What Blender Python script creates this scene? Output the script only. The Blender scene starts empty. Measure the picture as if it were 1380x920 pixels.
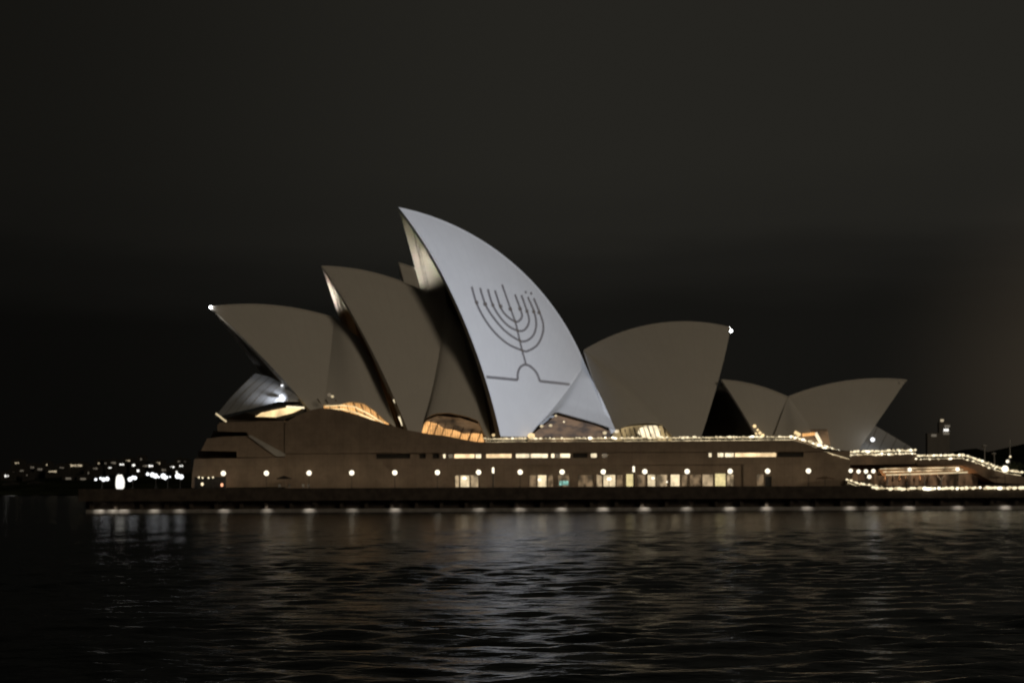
import bpy, math, random
from mathutils import Vector, Matrix
random.seed(7)
R = math.radians
sc = bpy.context.scene
COL = sc.collection

# ------------------------------------------------------------------ camera
F_PX = 2100.0            # focal length in photo pixels (photo 1380 wide)
HOR = 653.0              # row of the horizon at the optical axis
CAM_Z = 5.0
S_ROLL = 0.0042
_c = math.sqrt(1 - S_ROLL * S_ROLL)
RV = Vector((_c, 0, -S_ROLL)); UV_ = Vector((S_ROLL, 0, _c)); FW = Vector((0, 1, 0))
CAM = Vector((0, 0, CAM_Z))
cd = bpy.data.cameras.new('camera'); co = bpy.data.objects.new('camera', cd); COL.objects.link(co)
m = Matrix(((RV.x, UV_.x, 0, 0), (0, 0, -1, 0), (RV.z, UV_.z, 0, CAM_Z), (0, 0, 0, 1)))
co.matrix_world = m
cd.sensor_width = 36; cd.lens = 36 * F_PX / 1380.0
cd.shift_y = (HOR - 460) / 1380.0
cd.dof.use_dof = True; cd.dof.focus_distance = 42.0; cd.dof.aperture_fstop = 0.95
cd.clip_start = 0.5; cd.clip_end = 20000
sc.camera = co

# ------------------------------------------------------------------ world: night sky with city glow on low cloud
w = bpy.data.worlds.new('World'); sc.world = w; w.use_nodes = True
nt = w.node_tree; nt.nodes.clear()
def N(nt, t, **kw):
    n = nt.nodes.new(t)
    for k, v in kw.items():
        if k == 'inp':
            for a, b in v.items(): n.inputs[a].default_value = b
        else: setattr(n, k, v)
    return n
L = lambda nt, a, b: nt.links.new(a, b)
def ramp(n, stops):
    e = n.color_ramp.elements
    while len(e) > 1: e.remove(e[-1])
    e[0].position = stops[0][0]; e[0].color = stops[0][1]
    for p, c in stops[1:]:
        x = e.new(p); x.color = c
    n.color_ramp.interpolation = 'EASE'
def g(v, a=1): return (v[0], v[1], v[2], a)
tc = N(nt, 'ShaderNodeTexCoord')
sep = N(nt, 'ShaderNodeSeparateXYZ'); L(nt, tc.outputs['Generated'], sep.inputs[0])
mp = N(nt, 'ShaderNodeMapping'); mp.inputs['Scale'].default_value = (1.6, 1.6, 9.0)
L(nt, tc.outputs['Generated'], mp.inputs[0])
no = N(nt, 'ShaderNodeTexNoise', inp={'Scale': 2.2, 'Detail': 4.0, 'Roughness': 0.5}); L(nt, mp.outputs[0], no.inputs['Vector'])
# elevation + noise
el = N(nt, 'ShaderNodeMath', operation='MULTIPLY_ADD', inp={1: 0.06, 2: -0.03}); L(nt, no.outputs['Fac'], el.inputs[0])
el2 = N(nt, 'ShaderNodeMath', operation='ADD'); L(nt, sep.outputs['Z'], el2.inputs[0]); L(nt, el.outputs[0], el2.inputs[1])
r1 = N(nt, 'ShaderNodeValToRGB')
ramp(r1, [(0.0, g((.0056, .0053, .0045))), (0.105, g((.0062, .0059, .0050))), (0.135, g((.0098, .0093, .0079))), (0.16, g((.0138, .0131, .0109))), (0.21, g((.0156, .0148, .0121))), (0.6, g((.016, .015, .012)))])
L(nt, el2.outputs[0], r1.inputs[0])
# azimuth glow towards the city on the right
az = N(nt, 'ShaderNodeMapRange', interpolation_type='SMOOTHERSTEP', inp={1: -0.40, 2: 0.10, 3: 0.42, 4: 1.12}); L(nt, sep.outputs['X'], az.inputs[0])
mu = N(nt, 'ShaderNodeVectorMath', operation='SCALE'); L(nt, r1.outputs[0], mu.inputs[0]); L(nt, az.outputs[0], mu.inputs['Scale'])
gz = N(nt, 'ShaderNodeVectorMath', operation='DISTANCE'); gz.inputs[1].default_value = (0.375, 0.925, 0.05)
L(nt, tc.outputs['Generated'], gz.inputs[0])
gm = N(nt, 'ShaderNodeMapRange', interpolation_type='SMOOTHERSTEP', inp={1: 0.18, 2: 0.0, 3: 0.0, 4: 1.0}); L(nt, gz.outputs['Value'], gm.inputs[0])
gc = N(nt, 'ShaderNodeVectorMath', operation='SCALE'); gc.inputs[0].default_value = (.027, .0205, .0135); L(nt, gm.outputs[0], gc.inputs['Scale'])
ad = N(nt, 'ShaderNodeVectorMath', operation='ADD'); L(nt, mu.outputs[0], ad.inputs[0]); L(nt, gc.outputs[0], ad.inputs[1])
bg = N(nt, 'ShaderNodeBackground'); L(nt, ad.outputs[0], bg.inputs[0]); bg.inputs[1].default_value = 1.0
wo = N(nt, 'ShaderNodeOutputWorld'); L(nt, bg.outputs[0], wo.inputs[0])

# ------------------------------------------------------------------ city light (one broad warm source, right and in front)
sd = bpy.data.lights.new('city_glow', 'SUN'); so = bpy.data.objects.new('city_glow', sd); COL.objects.link(so)
sd.energy = 0.35; sd.angle = R(14); sd.color = (1.0, 0.845, 0.645)
so.rotation_euler = Vector((0.62, -0.66, 0.30)).to_track_quat('Z', 'Y').to_euler()
sc.view_settings.view_transform = 'Standard'; sc.view_settings.look = 'None'
sc.view_settings.exposure = 0.0; sc.view_settings.gamma = 1.0
sc.cycles.use_denoising = True
sc.cycles.max_bounces = 6; sc.cycles.diffuse_bounces = 3; sc.cycles.glossy_bounces = 4
sc.cycles.sample_clamp_indirect = 3.0

# ------------------------------------------------------------------ pixel helpers
def ray(px, py): return RV * (px - 690) + UV_ * (HOR - py) + FW * F_PX
def at(px, py, Y): return CAM + ray(px, py) * (Y / F_PX)
def onp(px, py, p, n):
    d = ray(px, py); return CAM + d * ((p - CAM).dot(n) / d.dot(n))
def lerp(a, b, t): return a + (b - a) * t
def poly_at(pts, t):
    """point on a polyline by normalised chord length"""
    ds = [0]
    for a, b in zip(pts, pts[1:]): ds.append(ds[-1] + (Vector(b) - Vector(a)).length)
    x = t * ds[-1]
    for i in range(len(pts) - 1):
        if x <= ds[i + 1] + 1e-9:
            k = (x - ds[i]) / max(1e-9, ds[i + 1] - ds[i]); return lerp(Vector(pts[i]), Vector(pts[i + 1]), k)
    return Vector(pts[-1])

# ------------------------------------------------------------------ object helpers
def wloc(o):
    v = Vector((0, 0, 0))
    while o is not None: v += o.location; o = o.parent
    return v
class MB:
    def __init__(s): s.v = []; s.f = []; s.uv = {}
    def add(s, vs, fs):
        b = len(s.v); s.v += [Vector(x) for x in vs]; s.f += [tuple(b + i for i in f) for f in fs]
    def box(s, x0, x1, y0, y1, z0, z1):
        s.add([(x0,y0,z0),(x1,y0,z0),(x1,y1,z0),(x0,y1,z0),(x0,y0,z1),(x1,y0,z1),(x1,y1,z1),(x0,y1,z1)],
              [(0,3,2,1),(4,5,6,7),(0,1,5,4),(1,2,6,5),(2,3,7,6),(3,0,4,7)])
    def prism(s, pts, d):
        """closed outline pts (3D) extruded by vector d"""
        n = len(pts); d = Vector(d)
        s.add([Vector(p) for p in pts] + [Vector(p) + d for p in pts],
              [tuple(range(n)), tuple(range(2*n-1, n-1, -1))] + [(i, (i+1) % n, n + (i+1) % n, n + i) for i in range(n)])
    def tube(s, p, q, r0, r1=None, n=8, cap=True):
        r1 = r0 if r1 is None else r1
        p = Vector(p); q = Vector(q); ax = (q - p).normalized()
        u = ax.orthogonal().normalized(); v = ax.cross(u)
        vs = []
        for c, r in ((p, r0), (q, r1)):
            for i in range(n):
                a = 2 * math.pi * i / n; vs.append(c + (u * math.cos(a) + v * math.sin(a)) * r)
        fs = [(i, (i+1) % n, n + (i+1) % n, n + i) for i in range(n)]
        if cap: fs += [tuple(range(n-1, -1, -1)), tuple(range(n, 2*n))]
        s.add(vs, fs)
    def ball(s, c, r, seg=12, rings=8, sz=1.0):
        c = Vector(c); vs = [c + Vector((0, 0, r*sz))]
        for j in range(1, rings):
            a = math.pi * j / rings
            for i in range(seg):
                b = 2 * math.pi * i / seg
                vs.append(c + Vector((r*math.sin(a)*math.cos(b), r*math.sin(a)*math.sin(b), r*sz*math.cos(a))))
        vs.append(c - Vector((0, 0, r*sz)))
        fs = [(0, 1+i, 1+(i+1) % seg) for i in range(seg)]
        for j in range(rings-2):
            for i in range(seg):
                a = 1+j*seg+i; b = 1+j*seg+(i+1) % seg; fs.append((a, a+seg, b+seg, b))
        l = len(vs)-1; b0 = 1+(rings-2)*seg
        fs += [(l, b0+(i+1) % seg, b0+i) for i in range(seg)]
        s.add(vs, fs)
    def grid(s, P, uvs=None, flip=False):
        """P[i][j] grid of points"""
        n, mth = len(P), len(P[0]); b = len(s.v)
        for i in range(n):
            for j in range(mth):
                s.v.append(Vector(P[i][j]))
                if uvs: s.uv[b + i*mth + j] = uvs[i][j]
        for i in range(n-1):
            for j in range(mth-1):
                q = (b+i*mth+j, b+(i+1)*mth+j, b+(i+1)*mth+j+1, b+i*mth+j+1)
                s.f.append(q[::-1] if flip else q)
    def build(s, name, mat, parent=None, smooth=False, origin=None, loc=None):
        base = wloc(parent) if parent is not None else (Vector(origin) if origin is not None else Vector((0, 0, 0)))
        me = bpy.data.meshes.new(name)
        me.from_pydata([tuple(p - base) for p in s.v], [], s.f)
        if s.uv:
            ul = me.uv_layers.new(name='UVMap')
            for lp in me.loops: ul.data[lp.index].uv = s.uv.get(lp.vertex_index, (0, 0))
        me.validate(); me.update()
        me.materials.append(mat)
        if smooth:
            for p in me.polygons: p.use_smooth = True
        o = bpy.data.objects.new(name, me); COL.objects.link(o)
        if parent is not None: o.parent = parent
        elif origin is not None: o.location = base
        if loc is not None: o.location = loc
        return o
def tag(o, label, cat, group=None):
    o['label'] = label; o['category'] = cat
    if group: o['group'] = group
    return o
def thing(name, label, cat, loc, group=None, rz=0):
    o = bpy.data.objects.new(name, None); o.empty_display_size = 0.5; COL.objects.link(o)
    o.location = Vector(loc); o.rotation_euler = (0, 0, rz)
    return tag(o, label, cat, group)
def struct(o, kind='structure'): o['kind'] = kind; return o
def dup(root, loc, label=None, group=None, rz=None):
    r = root.copy(); COL.objects.link(r); r.location = Vector(loc)
    if label: r['label'] = label
    if group: r['group'] = group
    if rz is not None: r.rotation_euler = (0, 0, rz)
    def kids(src, dst):
        for ch in src.children:
            c = ch.copy(); COL.objects.link(c); c.parent = dst; kids(ch, c)
    kids(root, r)
    return r
def light(name, kind, loc, energy, color=(1, .85, .65), size=0.3, to=None, cone=None, blend=0.5):
    d = bpy.data.lights.new(name, kind); o = bpy.data.objects.new(name, d); COL.objects.link(o)
    d.energy = energy; d.color = color
    if kind in ('POINT', 'SPOT'): d.shadow_soft_size = size
    if kind == 'SPOT': d.spot_size = R(cone or 60); d.spot_blend = blend
    o.location = Vector(loc)
    if to is not None: o.rotation_euler = (Vector(loc) - Vector(to)).to_track_quat('Z', 'Y').to_euler()
    return o

# ------------------------------------------------------------------ materials
def mat(name):
    mt = bpy.data.materials.new(name); mt.use_nodes = True
    t = mt.node_tree; b = t.nodes['Principled BSDF']; return mt, t, b
def noisy(name, c1, c2, scale, rough=0.7, metal=0.0, bump=0.0, bscale=None, spec=0.5):
    mt, t, b = mat(name)
    tc = N(t, 'ShaderNodeTexCoord')
    n = N(t, 'ShaderNodeTexNoise', inp={'Scale': scale, 'Detail': 6.0, 'Roughness': 0.6}); L(t, tc.outputs['Object'], n.inputs['Vector'])
    r = N(t, 'ShaderNodeValToRGB'); ramp(r, [(0.3, g(c1)), (0.7, g(c2))]); L(t, n.outputs['Fac'], r.inputs[0])
    L(t, r.outputs[0], b.inputs['Base Color'])
    b.inputs['Roughness'].default_value = rough; b.inputs['Metallic'].default_value = metal
    b.inputs['Specular IOR Level'].default_value = spec
    if bump:
        n2 = N(t, 'ShaderNodeTexNoise', inp={'Scale': bscale or scale*4, 'Detail': 4.0}); L(t, tc.outputs['Object'], n2.inputs['Vector'])
        bp = N(t, 'ShaderNodeBump', inp={'Strength': bump, 'Distance': 0.05}); L(t, n2.outputs['Fac'], bp.inputs['Height']); L(t, bp.outputs[0], b.inputs['Normal'])
    return mt
def emit(name, col, strength, var=0.0, scale=0.5, stripes=0.0, dark=0.1, stretch=(1, 1, 1), base=(.02, .02, .02), sw=1.0):
    """a lit surface; var/stripes vary the light over it like a lit interior behind glass"""
    mt, t, b = mat(name)
    b.inputs['Base Color'].default_value = g(base); b.inputs['Roughness'].default_value = 0.35
    b.inputs['Emission Color'].default_value = g(col); b.inputs['Emission Strength'].default_value = strength
    if var or stripes:
        tc = N(t, 'ShaderNodeTexCoord'); mp = N(t, 'ShaderNodeMapping'); mp.inputs['Scale'].default_value = stretch
        L(t, tc.outputs['Object'], mp.inputs[0])
        n = N(t, 'ShaderNodeTexNoise', inp={'Scale': scale, 'Detail': 3.0, 'Roughness': 0.55}); L(t, mp.outputs[0], n.inputs['Vector'])
        mr = N(t, 'ShaderNodeMapRange', interpolation_type='SMOOTHSTEP', inp={1: 0.5 - 0.16, 2: 0.5 + 0.16, 3: dark, 4: 1.0}); L(t, n.outputs['Fac'], mr.inputs[0])
        out = mr.outputs[0]
        if stripes:
            wv = N(t, 'ShaderNodeTexWave', inp={'Scale': sw, 'Distortion': 1.2, 'Detail': 2.0, 'Detail Scale': 0.6}); L(t, tc.outputs['Object'], wv.inputs['Vector'])
            m2 = N(t, 'ShaderNodeMapRange', inp={1: 0.0, 2: 1.0, 3: 1.0 - stripes, 4: 1.0}); L(t, wv.outputs['Fac'], m2.inputs[0])
            mm = N(t, 'ShaderNodeMath', operation='MULTIPLY'); L(t, out, mm.inputs[0]); L(t, m2.outputs[0], mm.inputs[1]); out = mm.outputs[0]
        ms = N(t, 'ShaderNodeMath', operation='MULTIPLY', inp={1: strength}); L(t, out, ms.inputs[0]); L(t, ms.outputs[0], b.inputs['Emission Strength'])
    return mt

# glazed cream roof tiles: matt and gloss tiles in chevron panels between the ribs (uv.x counts ribs, uv.y runs up a rib)
M_TILE, t, b = mat('cream_roof_tile')
uv = N(t, 'ShaderNodeTexCoord'); sp = N(t, 'ShaderNodeSeparateXYZ'); L(t, uv.outputs['UV'], sp.inputs[0])
fr = N(t, 'ShaderNodeMath', operation='FRACT'); L(t, sp.outputs['X'], fr.inputs[0])
pp = N(t, 'ShaderNodeMath', operation='PINGPONG', inp={1: 0.5}); L(t, sp.outputs['X'], pp.inputs[0])
ch = N(t, 'ShaderNodeMath', operation='MULTIPLY_ADD', inp={1: 0.9}); L(t, pp.outputs[0], ch.inputs[0]); L(t, sp.outputs['Y'], ch.inputs[2])
cf = N(t, 'ShaderNodeMath', operation='FRACT'); L(t, ch.outputs[0], cf.inputs[0])
cl = N(t, 'ShaderNodeMath', operation='LESS_THAN', inp={1: 0.06}); L(t, cf.outputs[0], cl.inputs[0])
rl = N(t, 'ShaderNodeMath', operation='LESS_THAN', inp={1: 0.05}); L(t, pp.outputs[0], rl.inputs[0])
mx = N(t, 'ShaderNodeMath', operation='MAXIMUM'); L(t, cl.outputs[0], mx.inputs[0]); L(t, rl.outputs[0], mx.inputs[1])
nz = N(t, 'ShaderNodeTexNoise', inp={'Scale': 0.22, 'Detail': 6.0, 'Roughness': 0.65}); L(t, uv.outputs['Object'], nz.inputs['Vector'])
nr = N(t, 'ShaderNodeValToRGB'); ramp(nr, [(0.3, g((.56, .525, .465))), (0.7, g((.585, .55, .487)))]); L(t, nz.outputs['Fac'], nr.inputs[0])
mc = N(t, 'ShaderNodeMix', data_type='RGBA'); mc.inputs[7].default_value = g((.556, .521, .461))
L(t, mx.outputs[0], mc.inputs[0]); L(t, nr.outputs[0], mc.inputs[6]); L(t, mc.outputs[2], b.inputs['Base Color'])
b.inputs['Roughness'].default_value = 0.55; b.inputs['Specular IOR Level'].default_value = 0.25
M_RIM = noisy('rim_concrete', (.42, .39, .34), (.52, .48, .42), 0.6, 0.7)

# pink-brown precast granite panels
M_GRAN, t, b = mat('granite_panel')
tcn = N(t, 'ShaderNodeTexCoord'); mpn = N(t, 'ShaderNodeMapping'); mpn.inputs['Rotation'].default_value = (R(90), 0, 0)
L(t, tcn.outputs['Object'], mpn.inputs[0])
bk = N(t, 'ShaderNodeTexBrick', offset=0.0, inp={'Color1': g((.29, .215, .152)), 'Color2': g((.305, .228, .162)), 'Mortar': g((.20, .147, .105)), 'Scale': 0.5, 'Mortar Size': 0.012, 'Brick Width': 0.9, 'Row Height': 2.4})
L(t, mpn.outputs[0], bk.inputs['Vector'])
nn = N(t, 'ShaderNodeTexNoise', inp={'Scale': 0.35, 'Detail': 8.0, 'Roughness': 0.7}); L(t, tcn.outputs['Object'], nn.inputs['Vector'])
nrr = N(t, 'ShaderNodeMapRange', inp={1: 0.3, 2: 0.7, 3: 0.75, 4: 1.15}); L(t, nn.outputs['Fac'], nrr.inputs[0])
sc_ = N(t, 'ShaderNodeVectorMath', operation='SCALE'); L(t, bk.outputs[0], sc_.inputs[0]); L(t, nrr.outputs[0], sc_.inputs['Scale'])
L(t, sc_.outputs[0], b.inputs['Base Color']); b.inputs['Roughness'].default_value = 0.75; b.inputs['Specular IOR Level'].default_value = 0.25

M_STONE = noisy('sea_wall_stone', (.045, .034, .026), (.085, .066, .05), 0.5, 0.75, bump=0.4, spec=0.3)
M_GLINT_LEDGE = noisy('glint_concrete', (.22, .20, .18), (.32, .30, .27), 0.8, 0.5)
M_DECK = noisy('paving', (.07, .058, .046), (.11, .09, .072), 0.6, 0.7)
M_GLASS, t, b = mat('dark_glass')
b.inputs['Base Color'].default_value = g((.05, .045, .038)); b.inputs['Roughness'].default_value = 0.2; b.inputs['Specular IOR Level'].default_value = 0.35
M_GREYGLASS, t, b = mat('grey_glass')
b.inputs['Base Color'].default_value = g((.48, .485, .49)); b.inputs['Roughness'].default_value = 0.4; b.inputs['Metallic'].default_value = 0.0
M_BRONZE = noisy('bronze_mullion', (.10, .075, .05), (.16, .12, .08), 1.0, 0.5, metal=0.4)
M_METAL = noisy('dark_metal', (.02, .02, .02), (.05, .045, .04), 3.0, 0.5)
M_PALE = noisy('pale_metal', (.35, .34, .32), (.45, .43, .40), 3.0, 0.5)
M_HILL = noisy('dark_hillside', (.010, .012, .007), (.03, .035, .02), 0.03, 0.95, spec=0.0)
M_LEAF = noisy('foliage', (.04, .055, .025), (.09, .11, .05), 2.0, 0.7)
M_BARK = noisy('bark', (.06, .045, .03), (.12, .09, .06), 3.0, 0.9)
M_HOUSE = noisy('dark_render', (.03, .028, .024), (.05, .046, .04), 0.2, 0.9, spec=0.1)
M_TOWER = noisy('tower_concrete', (.18, .165, .145), (.21, .19, .165), 0.2, 0.9, spec=0.1)
M_COPPER = noisy('copper_soffit', (.30, .17, .09), (.42, .25, .14), 0.5, 0.5, metal=0.2)
M_CANVAS = noisy('brown_canvas', (.16, .10, .065), (.24, .16, .10), 2.0, 0.85)
M_DKCANVAS = noisy('dark_canvas', (.02, .014, .01), (.035, .026, .02), 2.0, 0.85)
M_LAMP = emit('lamp_globe', (1.0, .90, .70), 1.7)
M_LAMPW = emit('white_lamp', (.95, .97, 1.0), 1.6)
M_BEACON = emit('beacon_light', (.97, .98, 1.0), 14.0)
M_BEACON2 = emit('strong_beacon_light', (.95, .98, 1.0), 40.0)
M_BULB = emit('warm_bulb', (1.0, .84, .55), 1.35)
M_BULB2 = emit('dim_bulb', (1.0, .80, .48), .7)
M_BULB3 = emit('bright_bulb', (1.0, .90, .66), 2.4)
M_RAIL = emit('glowing_rail', (1.0, .80, .48), 1.2, var=1, scale=0.45, dark=0.12)  # emission on rails, posts and cable imitates bloom between the bulbs
M_GOLD = emit('golden_foyer', (1.0, .50, .17), 1.5, var=1, scale=0.22, stripes=0.4, dark=0.45, stretch=(1, 1, 2.2), sw=0.55)
M_GOLDB = emit('bright_foyer', (1.0, .72, .36), 1.5, var=1, scale=0.3, dark=0.5)
M_DIMFOY = emit('dim_foyer', (1.0, .58, .28), 0.17, var=1, scale=0.28, dark=0.05, stretch=(.6, 1, 1.6))
M_LOUV = emit('louvred_foyer', (1.0, .72, .34), 0.75, var=1, scale=0.16, stripes=0.7, dark=0.08, stretch=(1, 1, .5), sw=0.8)
M_SLOT = emit('slot_window_light', (1.0, .72, .40), 1.6, var=1, scale=0.45, dark=0.55)
M_SLOTW = emit('pale_slot_window_light', (1.0, .84, .56), 1.6, var=1, scale=0.5, dark=0.5)
M_SLOTD = emit('dim_slot_window', (1.0, .8, .55), 0.16)
M_SHOP = [emit('shop_light_dim', (1.0, .68, .38), 0.26, var=1, scale=0.7, dark=0.15, stretch=(1, 1, .6)),
          emit('shop_light_mid', (1.0, .74, .44), 0.55, var=1, scale=0.6, dark=0.2, stretch=(1, 1, .6)),
          emit('shop_light_bright', (1.0, .80, .50), 1.15, var=1, scale=0.5, dark=0.45, stretch=(1, 1, .6)),
          emit('shop_light_yellow', (1.0, .82, .40), 1.0, var=1, scale=0.6, dark=0.7)]
M_TEAL = emit('teal_sign', (.45, 1.0, .85), 0.8, var=1, scale=1.6, dark=0.25)
M_FAR = [emit('far_window_warm', (1.0, .82, .55), 0.55), emit('far_window_white', (1.0, .97, .9), 1.4), emit('far_window_dim', (1.0, .85, .65), 0.14)]
M_BOOTH = emit('booth_light', (1.0, .97, .88), 1.2)

# ------------------------------------------------------------------ water
ZW = -0.7
M_WATER, t, b = mat('harbour_water')
b.inputs['Base Color'].default_value = g((.006, .008, .008)); b.inputs['Roughness'].default_value = 0.17
b.inputs['IOR'].default_value = 1.24; b.inputs['Specular Tint'].default_value = (.78, .92, 1.0, 1)
tcw = N(t, 'ShaderNodeTexCoord')
def wave(scale, sx, sy, det, rot=0):
    mpw = N(t, 'ShaderNodeMapping'); mpw.inputs['Scale'].default_value = (sx, sy, 1); mpw.inputs['Rotation'].default_value = (0, 0, R(rot))
    L(t, tcw.outputs['Object'], mpw.inputs[0])
    n = N(t, 'ShaderNodeTexNoise', inp={'Scale': scale, 'Detail': det, 'Roughness': 0.55}); L(t, mpw.outputs[0], n.inputs['Vector'])
    return n.outputs['Fac']
w1 = wave(0.17, 0.55, 1.0, 3.0, 8); w2 = wave(0.7, 0.5, 1.0, 4.0, -10)
a1 = N(t, 'ShaderNodeMath', operation='MULTIPLY', inp={1: 0.25}); L(t, w1, a1.inputs[0])
a2 = N(t, 'ShaderNodeMath', operation='MULTIPLY_ADD', inp={1: 0.25}); L(t, w2, a2.inputs[0]); L(t, a1.outputs[0], a2.inputs[2])
bp = N(t, 'ShaderNodeBump', inp={'Strength': 1.0, 'Distance': 1.0}); L(t, a2.outputs[0], bp.inputs['Height']); L(t, bp.outputs[0], b.inputs['Normal'])
import numpy as np
def wave_sheet():
    rng = np.random.default_rng(11)
    nr, nc = 640, 460
    Yr = 24.0*(334.6/24.0)**np.linspace(0, 1, nr)
    U = np.linspace(-1, 1, nc)
    Yg = np.repeat(Yr[:, None], nc, 1); Xg = U[None, :]*(0.42*Yg + 14)
    H = np.zeros_like(Yg); dy = np.gradient(Yr)[:, None]
    for k in range(64):
        lam = 0.45*(4.5/0.45)**rng.random(); th = rng.normal(1.70, 0.36); kk = 2*math.pi/lam
        sl = 0.033*(lam/2.0)**-0.15
        ph = rng.random()*6.283
        fade = np.clip((lam/dy - 2.5)/3.0, 0, 1)
        H += fade*sl/kk*np.sin(kk*(Xg*math.cos(th) + Yg*math.sin(th)) + ph)
    # gusts: patches of rougher and calmer water
    G = np.zeros_like(Yg)
    for k in range(14):
        lam = rng.uniform(18, 70); th = rng.normal(1.57, 0.5); G += np.sin(2*math.pi/lam*(Xg*math.cos(th)*.5 + Yg*math.sin(th)) + rng.random()*6.283)
    H *= np.clip(1.0 + 0.07*G, 0.6, 1.4)
    edge = np.clip((334.6 - Yg)/3.0, 0, 1); H *= edge
    V = np.stack([Xg, Yg, H + ZW], -1).reshape(-1, 3)
    me = bpy.data.meshes.new('water'); me.vertices.add(nr*nc); me.vertices.foreach_set('co', V.astype(np.float32).ravel())
    idx = np.arange(nr*nc).reshape(nr, nc)
    Q = np.stack([idx[:-1, :-1], idx[:-1, 1:], idx[1:, 1:], idx[1:, :-1]], -1).reshape(-1, 4)
    me.loops.add(Q.size); me.loops.foreach_set('vertex_index', Q.astype(np.int32).ravel())
    me.polygons.add(len(Q)); me.polygons.foreach_set('loop_start', np.arange(0, Q.size, 4, dtype=np.int32)); 
    me.update(calc_edges=True); me.validate()
    me.polygons.foreach_set('use_smooth', np.ones(len(me.polygons), dtype=bool))
    me.materials.append(M_WATER); o = bpy.data.objects.new('water', me); COL.objects.link(o); struct(o)
wave_sheet()
ZW2 = ZW - 0.45
wm = MB(); wm.add([(-6000, -300, ZW2), (6000, -300, ZW2), (6000, 9000, ZW2), (-6000, 9000, ZW2)], [(0, 1, 2, 3)])
struct(wm.build('water', M_WATER))
sb = MB(); sb.add([(-6500, -400, -6), (6500, -400, -6), (6500, 9500, -6), (-6500, 9500, -6)], [(0, 1, 2, 3)])
struct(sb.build('seabed', M_HILL))

# ------------------------------------------------------------------ layout constants
YS, YP = 335.0, 350.0            # sea wall face, podium face
ZD = 4.35                        # promenade level
def X(px, Y=YP): return at(px, HOR, Y).x
def Z(px, py, Y=YP): return at(px, py, Y).z

# ------------------------------------------------------------------ promenade and sea wall
xl, xr = X(108, YS), X(1480, YS)
pm = MB(); pm.box(xl, xr + 60, YS + 0.3, 520, ZD - 0.5, ZD)
struct(pm.build('promenade', M_DECK))
sw = MB()
sw.box(xl - 0.3, xr + 60, YS - 0.3, YS + 0.3, ZD - 2.55, ZD + 0.12)     # deck edge beam
sw.box(xl + 0.5, xr + 60, YS + 2.6, YS + 4.0, -4, ZD - 0.52)              # wall set back under the deck
for k in range(44):
    x = xl + 2 + k * 5.4
    sw.box(x - 0.35, x + 0.35, YS + 1.2, YS + 1.9, -4, ZD - 0.55)
tag(sw.build('sea_wall', M_STONE, origin=((xl + xr) / 2, YS, 0)), 'long dark stone sea wall with overhanging edge between the water and the promenade', 'sea wall')
lg = MB(); lg.box(xl + 1, xr + 60, YS + 0.75, YS + 2.55, -2.0, 0.02)  # added step; its lit face imitates lamp glints on the water
tag(lg.build('glint_ledge', M_GLINT_LEDGE, origin=((xl + xr) / 2, YS, 0)), 'added concrete step at the waterline, catching light spots that imitate lamp reflections', 'glint_ledge')

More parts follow.
